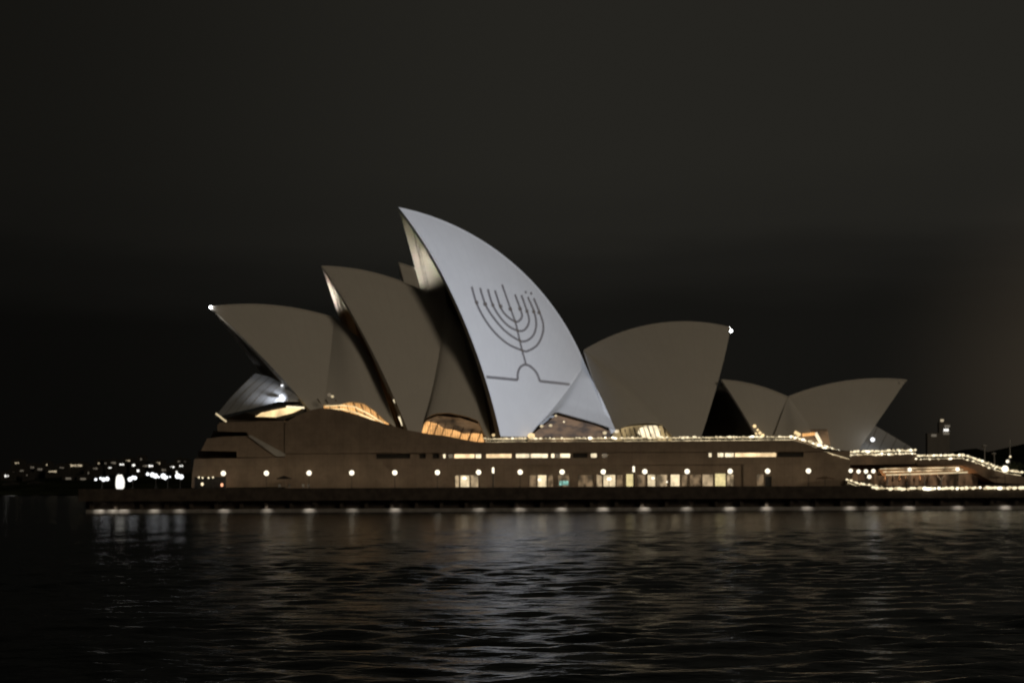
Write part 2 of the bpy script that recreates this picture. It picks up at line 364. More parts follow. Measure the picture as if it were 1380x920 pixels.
# ------------------------------------------------------------------ roof shells
def axes(al): return Vector((math.cos(R(al)), math.sin(R(al)), 0)), Vector((-math.sin(R(al)), math.cos(R(al)), 0))
def solve(A, y):
    n = len(y); Mx = [r[:] + [v] for r, v in zip(A, y)]
    for i in range(n):
        p = max(range(i, n), key=lambda k: abs(Mx[k][i])); Mx[i], Mx[p] = Mx[p], Mx[i]
        for k in range(n):
            if k != i:
                q = Mx[k][i] / Mx[i][i]; Mx[k] = [a - q * c for a, c in zip(Mx[k], Mx[i])]
    return [Mx[i][n] / Mx[i][i] for i in range(n)]
class Shell:
    """half shells cut from two mirrored spheres, each a fan of great-circle ribs from a springing point up to the ridge"""
    def __init__(s, ridge, pole, w, P0, al):
        s.a, s.n = axes(al); s.P0 = Vector(P0); s.w = w
        pts = [onp(x, y, s.P0, s.n) for x, y in ridge]
        q = [((p - s.P0).dot(s.a), p.z) for p in pts]
        A = [[0.0]*3 for _ in range(3)]; y = [0.0]*3
        for u, z in q:
            row = (2*u, 2*z, 1.0); v = u*u + z*z
            for i in range(3):
                y[i] += row[i]*v
                for j in range(3): A[i][j] += row[i]*row[j]
        cu, cz, k = solve(A, y); rho = math.sqrt(k + cu*cu + cz*cz)
        s.c = s.P0 + s.a*cu; s.c.z = cz; s.rho = rho
        s.F = onp(pole[0], pole[1], s.P0 - s.n*w, s.n)
        d = s.F - s.c; t_ = (d.length_squared - rho*rho) / (2*d.dot(s.n))
        s.S = s.c + s.n*t_; s.R = math.sqrt(rho*rho + t_*t_)
        an = [math.atan2(z - cz, u - cu) for u, z in q]; s.a0, s.a1 = an[0], an[-1]
    def ridge(s, u):
        a = lerp(s.a0, s.a1, u); p = s.c + s.a*(s.rho*math.cos(a)); p.z = s.c.z + s.rho*math.sin(a); return p
    def pt(s, u, v, off=0.0):
        f = (s.F - s.S).normalized(); p = (s.ridge(u) - s.S).normalized()
        om = math.acos(max(-1, min(1, f.dot(p))))
        d = (f*math.sin((1-v)*om) + p*math.sin(v*om)) / math.sin(om)
        return s.S + d*(s.R - off)
    def mir(s, p): return p - s.n*(2*(p - s.P0).dot(s.n))
    def hit(s, px, py):
        d = ray(px, py).normalized(); o = CAM - s.S; bq = o.dot(d); c = o.length_squared - s.R**2
        return CAM + d*(-bq - math.sqrt(bq*bq - c))
    def thick(s, v): return lerp(1.9, 0.55, v)
    def build(s, parent, name='roof_shell', nu=30, nv=30, label=None, rim=True, v0=0.03):
        mb = MB(); ribs = s.rho*abs(s.a1 - s.a0)/3.6; rows = s.R*1.0/9.0
        us = [i/nu for i in range(nu+1)]; vs = [v0 + (1-v0)*j/nv for j in range(nv+1)]
        uvs = [[(u*ribs, v*rows) for v in vs] for u in us]
        out = [[s.pt(u, v) for v in vs] for u in us]; inn = [[s.pt(u, v, s.thick(v)) for v in vs] for u in us]
        mb.grid(out, uvs); mb.grid(inn, uvs, flip=True)
        mb.grid([[s.mir(p) for p in r] for r in out], uvs, flip=True); mb.grid([[s.mir(p) for p in r] for r in inn], uvs)
        bk = [[out[-1][j] for j in range(nv+1)], [inn[-1][j] for j in range(nv+1)]]
        mb.grid(bk); mb.grid([[s.mir(p) for p in r] for r in bk])
        o = mb.build(name, M_TILE, parent, smooth=True)
        if label: o['label'] = label
        if rim:
            rb = MB(); e0 = s.a*(0.12 if s.a0 > s.a1 else -0.12) * -1
            st = [[out[0][j] + e0*0, inn[0][j] + e0*0] for j in range(nv+1)]
            rb.grid(st); rb.grid([[s.mir(p) for p in r] for r in st])
            rb.build('rim', M_RIM, o)
        if rim:
            for far in (False, True):
                rr = MB(); pv = None
                for j in range(nv+1):
                    v = lerp(.3, .97, j/nv); p = s.pt(.045, v, s.thick(v)+.25); p = s.mir(p) if far else p
                    if pv is not None: rr.tube(pv, p, .5, n=6, cap=False)
                    pv = p
                rr.build('edge_rib', M_RIM, o, smooth=True)
        s.obj = o; return o
    def mouth(s, parent, back=.2, bulge=0.0, ma=None, nw=9, vtop=0.97):
        """glass wall hung inside the open mouth, with bronze mullions"""
        sg = 1 if s.a0 > s.a1 else -1       # mouth opens towards -a when sg > 0
        P = []
        nj = 22
        for j in range(nj+1):
            v = lerp(0.04, vtop, j/nj); p = s.pt(back, v, s.thick(v)+0.25); q = s.mir(p)
            row = []
            for i in range(nw+1):
                k = i/nw; x = lerp(p, q, k)
                x += s.a*sg*bulge*math.sin(k*math.pi)*v*(1-v)
                row.append(x)
            P.append(row)
        g_ = MB(); g_.grid(P); gw = g_.build('glass_wall', ma or M_GLASS, parent)
        mm = MB()
        for i in range(1, nw):
            mm = MB()
            for j in range(nj): mm.tube(P[j][i] - s.a*sg*0.12, P[j+1][i] - s.a*sg*0.12, 0.13, n=4, cap=False)
            mm.build('mullion', M_BRONZE, parent)
        return gw

def side_shell(sh, end, edge, arch, parent, vlow, offs=None, label=None, nu=20, nv=20, bulge=1.2, flare=1.0):
    """spherical-looking infill shell from the back edge of sh to a free edge, with an arched opening below"""
    A = sh.ridge(1.0)
    left = [sh.pt(1.0, lerp(vlow, 1.0, k/24)) for k in range(25)]
    n = len(edge); right = []
    for k, (x, y) in enumerate(edge):
        v = k/(n-1); o = sh.w*flare*v**0.8
        right.append(onp(x, y, sh.P0 - sh.n*o, sh.n) if k else A)
    right = right[::-1]
    na = len(arch); bot = []
    b0, b1 = left[0], right[0]
    for k, (x, y) in enumerate(arch):
        f = k/(na-1); o0 = -(b0 - sh.P0).dot(sh.n); o1 = -(b1 - sh.P0).dot(sh.n)
        bot.append(onp(x, y, sh.P0 - sh.n*lerp(o0, o1, f), sh.n))
    bot[0] = b0; bot[-1] = b1
    mb = MB(); P = []; uvs = []
    c0 = (left[0] + right[0])/2 - A
    outw = -sh.n + Vector((0, 0, 0.3)); outw.normalize()
    for i in range(nu+1):
        u = i/nu; row = []; ur = []
        for j in range(nv+1):
            v = j/nv
            l = poly_at(left, v); r_ = poly_at(right, v)
            p = lerp(l, r_, u) + (poly_at(bot, u) - lerp(b0, b1, u))*(1-v)**1.7
            p += outw*bulge*math.sin(math.pi*u)*math.sin(math.pi*min(1, v*1.0))
            row.append(p); ur.append((u*6, v*5))
        P.append(row); uvs.append(ur)
    inn = [[p - outw*0.5 for p in r] for r in P]
    fl = b1.x < b0.x
    mb.grid(P, uvs, flip=not fl); mb.grid(inn, uvs, flip=fl)
    mb.grid([[P[i][0] for i in range(nu+1)], [inn[i][0] for i in range(nu+1)]])
    mb.grid([[P[nu][j] for j in range(nv+1)], [inn[nu][j] for j in range(nv+1)]])
    far = [[sh.mir(p) for p in r] for r in P]; mb.grid(far, uvs, flip=fl)
    o = mb.build('side_shell', M_TILE, parent, smooth=True)
    if label: o['label'] = label
    return o, P

AL = 17.0
P0 = Vector((0, 381, 0))
opera = thing('opera_house', 'large concert hall with tall white sail roofs on a brown granite podium', 'opera house', at(690, 655, YP))
A1 = Shell([(282,412),(330,411),(380,412),(420,418),(450,428)], (433,570), 13, P0, AL)
A2 = Shell([(433,358),(480,362),(530,375),(575,393),(600,408)], (561,610), 16.5, P0, AL)
A3 = Shell([(537,278),(600,299),(650,326),(700,362),(740,403),(770,450),(787,490)], (681,619), 18.5, P0, AL)
A4 = Shell([(985,440),(930,434),(880,437),(830,448),(787,472)], (934,620), 18, P0, AL)
s1 = A1.build(opera, label='lowest sail roof at the left end, with a white light at its tip')
s2 = A2.build(opera, label='middle sail roof between the lowest and the tallest')
s3 = A3.build(opera, label='tallest sail roof, lit blue-white with a projected candelabrum', nu=40, nv=40)
s4 = A4.build(opera, label='sail roof facing the other way, right of the tallest one')
A1.mouth(s1, .22); A2.mouth(s2, .15); A3.mouth(s3, .15); A4.mouth(s4, .2)
side_shell(A1, None, [(450,428),(484,455),(505,495),(522,540),(534,576)], [(437,543),(447,546),(458,545),(472,541),(490,543),(505,553),(520,567),(534,576)], opera, 0.16)
side_shell(A2, None, [(600,408),(632,455),(648,510),(657,560),(663,600)], [(567,578),(574,563),(586,557),(605,556),(630,561),(645,567),(652,584),(663,600)], opera, 0.14)
ss3, P3 = side_shell(A3, None, [(787,490),(797,510),(811,538),(822,562),(829,578)], [(708,588),(722,576),(736,564),(750,554),(775,561),(800,568),(818,574),(829,578)], opera, 0.28, bulge=0.3,
    label='grey-lit triangular side shell right of the projected candelabrum')
side_shell(A4, None, [(787,472),(796,500),(806,530),(816,560),(824,584)], [(905,588),(895,573),(882,569),(868,569),(850,572),(836,577),(824,584)], opera, 0.28)

# beacons at two tips
for sh, px, py, e, nm in ((A1, 284, 414, 1300, s1), (A4, 985, 446, 150, s4)):
    p = onp(px, py, P0 - sh.n*0.4, sh.n); mb = MB(); mb.ball(p, 0.34, 12, 8)
    mb.tube(p + Vector((0, 0.3, 0)), sh.ridge(0.0) + sh.a*0.3*(1 if sh is A1 else -1), 0.09, n=6)
    mb.build('beacon', M_BEACON if sh is A1 else M_BEACON2, nm, smooth=True)
    q = p + sh.a*(-3.0 if sh is A1 else 1.8)
    light('beacon_glow', 'SPOT', q - Vector((0, 0, 0.6)), e, (1, .96, .88), 0.2, to=q + sh.a*(8 if sh is A1 else -8) - Vector((0, 0, 7)) - sh.n*2, cone=60, blend=1.0)
# floodlights inside the two tall mouths
def inmouth(sh, px, py, off): return onp(px, py, sh.P0 - sh.n*off, sh.n)
light('mouth_floodlight', 'SPOT', inmouth(A3, 577, 388, 0) - A3.a*0.5, 4200, (1, .93, .82), 0.5, to=inmouth(A3, 565, 350, -7), cone=100, blend=1.0)
light('mouth_floodlight', 'SPOT', inmouth(A2, 451, 418, 0) - A2.a*2.2, 3600, (1, .93, .82), 0.5, to=inmouth(A2, 444, 390, -5), cone=100, blend=1.0)

# north foyer glass skirt, lit bluish
def patch(name, top, bot, ma, parent, n=14, nj=8, bul=Vector((0, 0, 0)), smooth=True):
    P = []
    for i in range(n+1):
        a = poly_at(top, i/n); c = poly_at(bot, i/n)
        P.append([lerp(a, c, j/nj) + bul*math.sin(math.pi*j/nj) for j in range(nj+1)])
    mb = MB(); mb.grid(P); return mb.build(name, ma, parent, smooth=smooth), P
def o1(px, py, off, sh=A1): return onp(px, py, sh.P0 - sh.n*off, sh.n)
skirt, PS = patch('foyer_glass', [o1(344,503,0), o1(362,507,3), o1(380,516,7), o1(397,530,10.5), o1(404,538,12)],
      [o1(289,562,3), o1(315,556,7), o1(345,549,10), o1(375,541,12.2), o1(402,541,12.6)], M_GREYGLASS, opera, bul=Vector((-.1, -.6, .2)))
for i in range(0, 15, 2):
    mm = MB()
    for j in range(8): mm.tube(PS[i][j], PS[i][j+1], 0.045, n=4, cap=False)
    mm.build('mullion', M_BRONZE, skirt)
light('foyer_floodlight', 'SPOT', o1(392, 534, 17), 7500, (.82, .88, 1.0), 0.35, to=o1(360, 533, 8), cone=48, blend=1.0)
mb = MB(); mb.ball(o1(379, 533, 13.2), 0.5, 10, 7, 0.6); mb.build('foyer_lamp', M_LAMPW, opera, smooth=True)
mb = MB(); mb.ball(o1(380, 519, 8.2), 0.33, 10, 7, 0.6); mb.build('foyer_lamp', M_LAMPW, opera, smooth=True)
# far half of the north foyer and its lit band
mb = MB(); mb.prism([o1(345,561,11.2), o1(352,556,11.2), o1(375,551,11.2), o1(398,547,11.2), o1(408,550,11.2), o1(395,556,11.2), o1(372,562,11.2)], A1.n*0.8)
mb.build('foyer_window', M_GOLDB, opera)
mb = MB(); mb.prism([o1(386,546.5,13.4), o1(410,548,13.4), o1(410,550.5,13.4), o1(386,549,13.4)], A1.n*0.3); mb.build('lit_railing', M_BULB, opera)
mb = MB(); mb.tube(at(291,557,352), at(305,568,352), 0.22, n=6); mb.build('lit_railing', M_BULB2, opera)
mb = MB(); mb.prism([o1(296,566,6), o1(330,556,10.9), o1(404,543,10.9), o1(412,556,10.9), o1(380,566,10.9)], A1.n*6); mb.build('foyer_base', M_GLASS, opera)

# lit foyers seen under the side shells
def panel(name, pts, off, ma, th=0.4, sh=A2, parent=opera):
    mb = MB(); mb.prism([onp(x, y, sh.P0 - sh.n*off, sh.n) for x, y in pts], sh.n*th); return mb.build(name, ma, parent)
panel('foyer_window', [(434,536),(505,536),(524,566),(524,585),(434,562)], 10.6, M_GOLD, sh=A1)
panel('foyer_interior', [(566,575),(575,566),(590,560),(620,563),(645,571),(654,586),(660,604),(566,592)], 13.2, M_DIMFOY, sh=A2)
panel('foyer_window', [(566,582),(568,574),(576,567.5),(590,571),(598,577),(612,579),(625,584),(640,583.5),(650,584.5),(653,600),(600,592)], 14.4, M_GOLD, sh=A2)
panel('foyer_interior', [(712,590),(738,569),(750,559),(775,566),(800,572),(822,581),(826,604),(712,604)], 15.0, M_DIMFOY, sh=A3)
panel('foyer_interior', [(826,578),(850,574),(868,572),(893,574),(905,588),(908,604),(826,604)], 13.6, M_LOUV, sh=A4)
panel('foyer_window', [(862,577),(870,573.5),(884,573),(889,578),(891,588),(868,590),(860,583)], 14.0, M_SLOTW, sh=A4, th=0.3)
for k in range(11):
    xa = 836 + k*6.6; mb = MB(); mb.tube(onp(xa + 4, 594, A4.P0 - A4.n*14.4, A4.n), onp(xa - 3 + abs(k-6)*.4, 573.5 + max(0, 5-k)*.9, A4.P0 - A4.n*14.4, A4.n), .13 + .1*(k % 3 == 0), n=4); mb.build('louvre', M_BRONZE, opera)
def ribs(xs, sh, off, y0, y1, lean):
    for k, x in enumerate(xs):
        mb = MB(); mb.tube(onp(x, y0[0] + (y0[1]-y0[0])*k/(len(xs)-1), sh.P0 - sh.n*off, sh.n), onp(x + lean, y1[0] + (y1[1]-y1[0])*k/(len(xs)-1), sh.P0 - sh.n*off, sh.n), random.uniform(.10, .22), n=5)
        mb.build('timber_rib', M_BRONZE, opera)
ribs([442, 453, 466, 478, 489, 499, 509, 517], A1, 11.3, (560, 585), (537, 541), -14)
ribs([573, 582, 592, 604, 616, 628, 640], A2, 15.2, (590, 604), (566, 580), 9)
for pts in ([(438,547),(460,546),(478,548),(498,558),(518,571)], [(440,551),(462,551),(480,556),(505,566)]):
    mb = MB()
    for (xa, ya), (xb, yb) in zip(pts, pts[1:]): mb.tube(onp(xa, ya, A1.P0 - A1.n*11.5, A1.n), onp(xb, yb, A1.P0 - A1.n*11.5, A1.n), .17, n=6)
    mb.build('lit_edge', M_GOLDB, opera)
# gap lights by the second sail's foot
for (x0, y0), (x1, y1) in (((531,538),(535,546)), ((538,561),(543,573))):
    mb = MB(); mb.tube(o1(x0,y0,14,A2), o1(x1,y1,14,A2), 0.28, n=6); mb.build('foyer_lamp', M_BULB, opera)
for x, y, r_, mt_ in ((716,587,.85,M_GOLDB),(665,586,.4,M_GOLDB),(831,581,.5,M_SLOTW),(749,560,.3,M_BULB2),(760,568,.22,M_BULB),(742,573,.4,M_BULB2),(730,574,.4,M_BULB2),(815,583,.5,M_BULB2),(444,532,.5,M_SLOTD),(448,534,.35,M_BULB2)):
    mb = MB(); mb.ball(o1(x, y, 16.5 if x < 716 else 17.5, A3), r_, 10, 7, .8); mb.build('foyer_lamp', mt_, opera, smooth=True)

# ------------------------------------------------------------------ podium
podium = bpy.data.objects.new('podium', None)
podium.location = (0, 0, 0); bpy.data.objects.remove(podium)
zU, zL = 12.25, 10.95
top = [(384,569),(400,560),(418,552.5),(432,549.5),(447,550.5),(462,553),(480,558.5),(500,565),(520,571),(545,578.5),(575,584),(600,587),(625,592),(645,595.5),(760,595),(900,594.3),(1070,593),(1085,597),(1100,603),(1122,611),(1145,618)]
YU = YP - 0.45
ub = MB()
ol = [at(x, y, YU) for x, y in top] + [Vector((X(1145, YU), YU, zU)), Vector((X(384, YU), YU, zU))]
ub.prism(ol, (0, 70, 0))
pod = ub.build('podium', M_GRAN, opera); pod['label'] = 'brown granite podium under the sails'
def wall_open(mb, x0, x1, z0, z1, ops, Y, rev=0.7):
    xs = sorted({x0, x1, *[o[0] for o in ops], *[o[1] for o in ops]}); zs = sorted({z0, z1, *[o[2] for o in ops], *[o[3] for o in ops]})
    for xa, xb in zip(xs, xs[1:]):
        for za, zb in zip(zs, zs[1:]):
            cx, cz = (xa+xb)/2, (za+zb)/2
            if any(o[0] < cx < o[1] and o[2] < cz < o[3] for o in ops): continue
            mb.add([(xa, Y, za), (xb, Y, za), (xb, Y, zb), (xa, Y, zb)], [(0, 1, 2, 3)])
    for a_, b_, c_, d_ in ops:
        mb.add([(a_, Y, c_), (b_, Y, c_), (b_, Y, d_), (a_, Y, d_), (a_, Y+rev, c_), (b_, Y+rev, c_), (b_, Y+rev, d_), (a_, Y+rev, d_)],
               [(0, 4, 5, 1), (2, 6, 7, 3), (0, 3, 7, 4), (1, 5, 6, 2)])
# slot windows (px ranges, material)
slots = [(507,553,M_GLASS),(565,574,M_GLASS),(583,592,M_GLASS),(597,601,M_SLOTW),(604,611,M_SLOTD),(612,640,M_SLOT),(640.5,649,M_SLOTW),(655,690,M_SLOT),(695,714,M_SLOTW),(714.5,739,M_SLOTW),
         (742.5,748,M_SLOTW),(748.5,754,M_SLOTD),(754.5,769,M_SLOTW),(772,792,M_GLASS),(796,805,M_SLOTW),(811,819,M_SLOTD),(955,960,M_SLOTW),(967,976,M_SLOTW),(977,990,M_SLOTW),(990.5,1047,M_SLOT),(1048,1083,M_GLASS)]
ops = [(X(a_), X(b_), zL + 0.02, zU - 0.2) for a_, b_, _ in slots]
shops = [(613,619,.8,1),(620,633,.8,2),(634,645,.8,1),(713,724,1,0),(724.5,737,1,2),(737.5,746,1,0),(752,768,.9,0),(779,800,.9,0),(804,812,1,1),(812.5,830,1,2),(830.5,840,1,0),(844,855,1,3),(859,871,1,0),(873,884,1,2),(884.5,900,1,1),
         (904,917,1,2),(919,928,1,0),(930,946,1,0),(947,962,1,1),(964,979,1,3),(980,990,1,1),(1020,1030,.9,0)]
ops2 = []
for a_, b_, h_, k_ in shops: ops2.append((X(a_), X(b_), ZD + 0.12, Z(700, 639.5 if k_ != 3 else 638.5)))
doors = [(374,384,None),(1031,1040,None)]
for a_, b_, _ in doors: ops2.append((X(a_), X(b_), ZD + 0.05, Z(700, 643)))
lw = MB(); zM = Z(700, 626.5)
xs_, xe_ = X(384), X(1146)
wall_open(lw, xs_, xe_, zL, zU, ops, YP)
# lower wall: two bands, the shop band set back under a shallow soffit
xm0, xm1 = X(712), X(1002)
wall_open(lw, xs_, xm0, ZD - 0.1, zL, [o for o in ops2 if xs_ <= o[0] and o[1] <= xm0], YP)
wall_open(lw, xm1, xe_, ZD - 0.1, zL, [o for o in ops2 if o[0] >= xm1], YP)
wall_open(lw, xm0, xm1, zM, zL, [], YP)
wall_open(lw, xm0, xm1, ZD - 0.1, zM, [o for o in ops2 if o[0] >= xm0 and o[1] <= xm1], YP + 0.6, rev=0.7)
lw.add([(xm0, YP, zM), (xm1, YP, zM), (xm1, YP+0.6, zM), (xm0, YP+0.6, zM)], [(0, 1, 2, 3)])
lw.add([(xe_, YP, ZD-.1), (xe_, YP+60, ZD-.1), (xe_, YP+60, zU), (xe_, YP, zU)], [(0, 1, 2, 3)])
lo = lw.build('lower_wall', M_GRAN, pod)
def window(x0, x1, z0, z1, Y, ma, name, rails=0):
    fr = MB(); d = 0.09
    fr.box(x0, x1, Y+.30, Y+.42, z0, z0+d); fr.box(x0, x1, Y+.30, Y+.42, z1-d, z1)
    n = max(1, round((x1-x0)/1.9)) if rails else 1
    for k in range(n+1):
        xx = lerp(x0+d/2, x1-d/2, k/n); fr.box(xx-d/2, xx+d/2, Y+.305, Y+.415, z0+d, z1-d)
    fr.add([(x0, Y+.5, z0), (x1, Y+.5, z0), (x1, Y+.5, z1), (x0, Y+.5, z1)], [(0, 1, 2, 3)])
    o = MB(); o.v = fr.v; o.f = fr.f[:-1]; nv = len(fr.v)
    pn = MB(); pn.box(x0-.02, x1+.02, Y+.5, Y+.68, z0-.02, z1+.02)
    pane = pn.build(name, ma, pod)
    o.v = o.v[:-4]; o.build('window_frame', M_BRONZE, pod)
    return pane
for (a_, b_, ma), (x0, x1, z0, z1) in zip(slots, ops): window(x0, x1, z0, z1, YP, ma, 'slot_window')
for (a_, b_, h_, k_), (x0, x1, z0, z1) in zip(shops, ops2):
    window(x0, x1, z0, z1, YP + (0.6 if a_ > 712 and b_ < 1002 else 0), M_SHOP[k_], 'shop_window', 1)
for (a_, b_, _), (x0, x1, z0, z1) in zip(doors, ops2[len(shops):]):
    mb = MB(); mb.box(x0-.02, x1+.02, YP+.5, YP+.68, z0, z1+.02); mb.build('door', M_METAL, pod)
# bright ceiling lamps behind the shop windows
for x, y, r_ in ((626,644,.5),(821,645,.55),(880,644,.42),(727,646,.4),(910,646,.5),(899,649,.25)):
    mb = MB(); mb.ball(at(x, y, YP + .25 + (0 if x < 700 else .6)), r_, 10, 7, .7); mb.build('shop_lamp', M_SHOP[2] if x == 910 else M_LAMP, pod, smooth=True)
# teal menu screen
mb = MB(); mb.box(X(754), X(766), YP+.85, YP+.98, Z(760,653.5), Z(760,647.5)); mb.build('menu_screen', M_TEAL, pod)
# podium's stepped north end
def block(pts, Y, d, name='terrace_block', ma=M_GRAN, parent=None):
    mb = MB(); mb.prism([at(x, y, Y) for x, y in pts], (0, d, 0)); return mb.build(name, ma, parent or pod)
block([(262,618),(384,616),(384,656),(258,657),(259,640)], YP-0.25, 60)
block([(271,607),(279,591),(300,588),(334,587),(345,592),(384,613),(384,615.8),(319,616),(319,608)], YP+0.1, 58)
block([(293,573),(296,569),(335,568),(384,566.5),(384,612),(345,590),(334,586),(333,582),(293,581)], YP-0.15, 58)
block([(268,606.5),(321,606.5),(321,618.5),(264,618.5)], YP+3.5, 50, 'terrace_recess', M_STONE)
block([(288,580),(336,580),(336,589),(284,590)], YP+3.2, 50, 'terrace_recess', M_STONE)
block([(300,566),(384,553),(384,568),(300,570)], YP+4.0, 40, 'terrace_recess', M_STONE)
# corner stair flank, a shallow sloping fin
block([(334,587),(338,586),(384,611),(384,614.5),(372,614.5)], YP-0.35, 0.9, 'stair_flank', M_RIM)
# low dark opening at the foot of the north end
mb = MB(); mb.box(X(263), X(305), YP-0.40, YP-0.26, ZD, Z(280,642.5)); mb.build('loading_door', M_METAL, pod)

# parapet lights along the terrace
def bulbs(pts, parent, n, jit=0.1, name='parapet_lamp', r=0.20, lift=0.2):
    meshes = {}
    for k in range(n):
        p = poly_at(pts, k/(n-1)) + Vector((random.uniform(-.45, .45), random.uniform(-.1, .1), random.uniform(-jit, jit) + lift))
        ma = random.choices([M_BULB, M_BULB2, M_BULB3], [5, 3, 1.2])[0]
        if ma.name not in meshes:
            mb = MB(); mb.ball((0, 0, 0), r*(1.15 if ma is M_BULB3 else 1), 8, 5)
            o = mb.build(name, ma, smooth=True); o.parent = parent; meshes[ma.name] = o
        else:
            o = meshes[ma.name].copy(); COL.objects.link(o)
        o.location = p - wloc(parent); k_ = random.uniform(.65, 1.5); o.scale = (k_*random.uniform(.9, 1.8), k_, k_*.9)
def rail(pts, parent, name='railing', h=0.85, ma=None, step=1.8):
    mb = MB()
    for a_, b_ in zip(pts, pts[1:]):
        mb.tube(a_ + Vector((0, 0, .1)), b_ + Vector((0, 0, .1)), 0.13, n=6); mb.tube(a_ + Vector((0, 0, -.55)), b_ + Vector((0, 0, -.55)), 0.07, n=6)
        n = max(1, int((b_-a_).length/step))
        for k in range(n): p = lerp(a_, b_, k/n); mb.tube(p - Vector((0, 0, h)), p + Vector((0, 0, .1)), 0.04, n=5)
    return mb.build(name, ma or M_RAIL, parent)
YB = YP + 0.1
tp = [at(x, y, YB) for x, y in ((655,592),(760,591.5),(900,590.5),(1068,589))]
rl_ = rail(tp, opera); bulbs(tp, rl_, 84)
tp2 = [at(x, y, YB - 0.2) for x, y in ((1069,589.5),(1085,594),(1100,600),(1122,608.5),(1145,615))]
rl2 = rail(tp2, opera, 'stair_railing'); bulbs(tp2, rl2, 34, r=.2)
tp3 = [at(x, y, YB + 1.2) for x, y in ((1100,598),(1118,604),(1132,610),(1150,616.5))]
bulbs(tp3, rl2, 26, r=.2)

# ------------------------------------------------------------------ projector across the water: a lamp behind a cut slide
Lp = Vector((16, -14, 13.0)); tgt = A3.hit(680, 432)
zf = (tgt - Lp).normalized(); xf = zf.cross(Vector((0, 0, 1))).normalized(); yf = xf.cross(zf)
SD = 2.0
def slide(p): d = p - Lp; k = SD/d.dot(zf); return (d.dot(xf)*k, d.dot(yf)*k)
Lft = sorted([slide(A3.pt(0.0, v)) for v in [0.05+0.95*k/40 for k in range(41)]], key=lambda q: q[1])
rg = [slide(A3.ridge(k/40)) for k in range(41)] + [slide(p) for p in [P3[-1][j] for j in range(20, -1, -1)]][1:]
Rgt = sorted(rg, key=lambda q: q[1])
def interp(c, y):
    if y <= c[0][1]:
        a_, b_ = c[0], c[1]
    elif y >= c[-1][1]:
        a_, b_ = c[-2], c[-1]
    else:
        for a_, b_ in zip(c, c[1:]):
            if a_[1] <= y <= b_[1]: break
    k = (y - a_[1])/max(1e-9, b_[1]-a_[1]); return a_[0] + (b_[0]-a_[0])*k
y_lo = slide(A3.hit(690, 588))[1]; y_hi = min(Lft[-1][1], Rgt[-1][1])
M_SLIDE = noisy('slide_plate', (.01, .01, .01), (.02, .02, .02), 2.0, 0.9)
M_INK = bpy.data.materials.new('slide_ink'); M_INK.use_nodes = True
t = M_INK.node_tree; t.nodes.clear()
tr = N(t, 'ShaderNodeBsdfTransparent', inp={'Color': (.15, .18, .24, 1)}); oo = N(t, 'ShaderNodeOutputMaterial'); L(t, tr.outputs[0], oo.inputs[0])
def s3(x, y, d=0.0): return Lp + zf*(SD+d) + xf*x + yf*y
BIG = 0.27
mb = MB(); ny = 60
for k in range(ny):
    ya, yb = lerp(y_lo, y_hi, k/ny), lerp(y_lo, y_hi, (k+1)/ny)
    mb.add([s3(-BIG, ya), s3(interp(Lft, ya), ya), s3(interp(Lft, yb), yb), s3(-BIG, yb)], [(0, 1, 2, 3)])
    mb.add([s3(interp(Rgt, ya), ya), s3(BIG, ya), s3(BIG, yb), s3(interp(Rgt, yb), yb)], [(0, 1, 2, 3)])
mb.add([s3(-BIG, -BIG), s3(BIG, -BIG), s3(BIG, y_lo), s3(-BIG, y_lo)], [(0, 1, 2, 3)])
mb.add([s3(-BIG, y_hi), s3(BIG, y_hi), s3(BIG, BIG), s3(-BIG, BIG)], [(0, 1, 2, 3)])
proj = thing('projector', 'dark projector on the near shore throwing the candelabrum onto the tallest sail', 'projector', Lp - Vector((0, 0, 1)))
mb.build('slide', M_SLIDE, proj)
def zz(pts): return [(600 + x/5.75, 360 + y/5.75) for x, y in pts]
def spline(pts, n=8):
    out = []; P = [pts[0]] + list(pts) + [pts[-1]]
    for i in range(1, len(P)-2):
        p0, p1, p2, p3 = [Vector(q) for q in P[i-1:i+3]]
        for k in range(n):
            s_ = k/n; out.append(0.5*((2*p1) + (p2-p0)*s_ + (2*p0-5*p1+4*p2-p3)*s_**2 + (3*p1-p0-3*p2+p3)*s_**3))
    out.append(Vector(pts[-1])); return out
strokes = [
 ([(205,150),(240,270),(290,375),(370,490),(480,590),(600,645),(640,648),(710,605),(750,530),(760,450),(735,360),(685,240)], 13, True),
 ([(270,160),(310,285),(370,385),(460,490),(560,560),(620,573),(680,530),(705,450),(690,350),(640,230)], 13, True),
 ([(330,170),(365,285),(420,380),(490,455),(570,493),(620,480),(650,420),(635,345),(590,215)], 13, True),
 ([(385,180),(425,300),(460,360),(520,410),(565,420),(595,380),(580,320),(540,210)], 13, True),
 ([(440,135),(472,225),(505,320),(540,415),(560,490),(590,620),(625,750)], 12, True),
 ([(318,849),(562,873)], 16, False), ([(562,873),(563,820),(578,780),(600,760),(625,755),(655,765),(685,790),(712,825),(733,882)], 14, True), ([(733,882),(965,907)], 16, False),
 ([(620,186),(628,202)], 13, False), ([(662,194),(672,212)], 13, False),
 ([(305,275),(313,296)], 24, False), ([(425,292),(434,315)], 22, False), ([(500,312),(508,335)], 22, False), ([(576,312),(583,332)], 22, False),
 ([(630,332),(637,350)], 20, False), ([(682,335),(688,355)], 20, False), ([(722,340),(730,362)], 20, False), ([(365,285),(372,302)], 20, False), ([(240,262),(248,285)], 20, False)]
mb = MB(); lev = 0
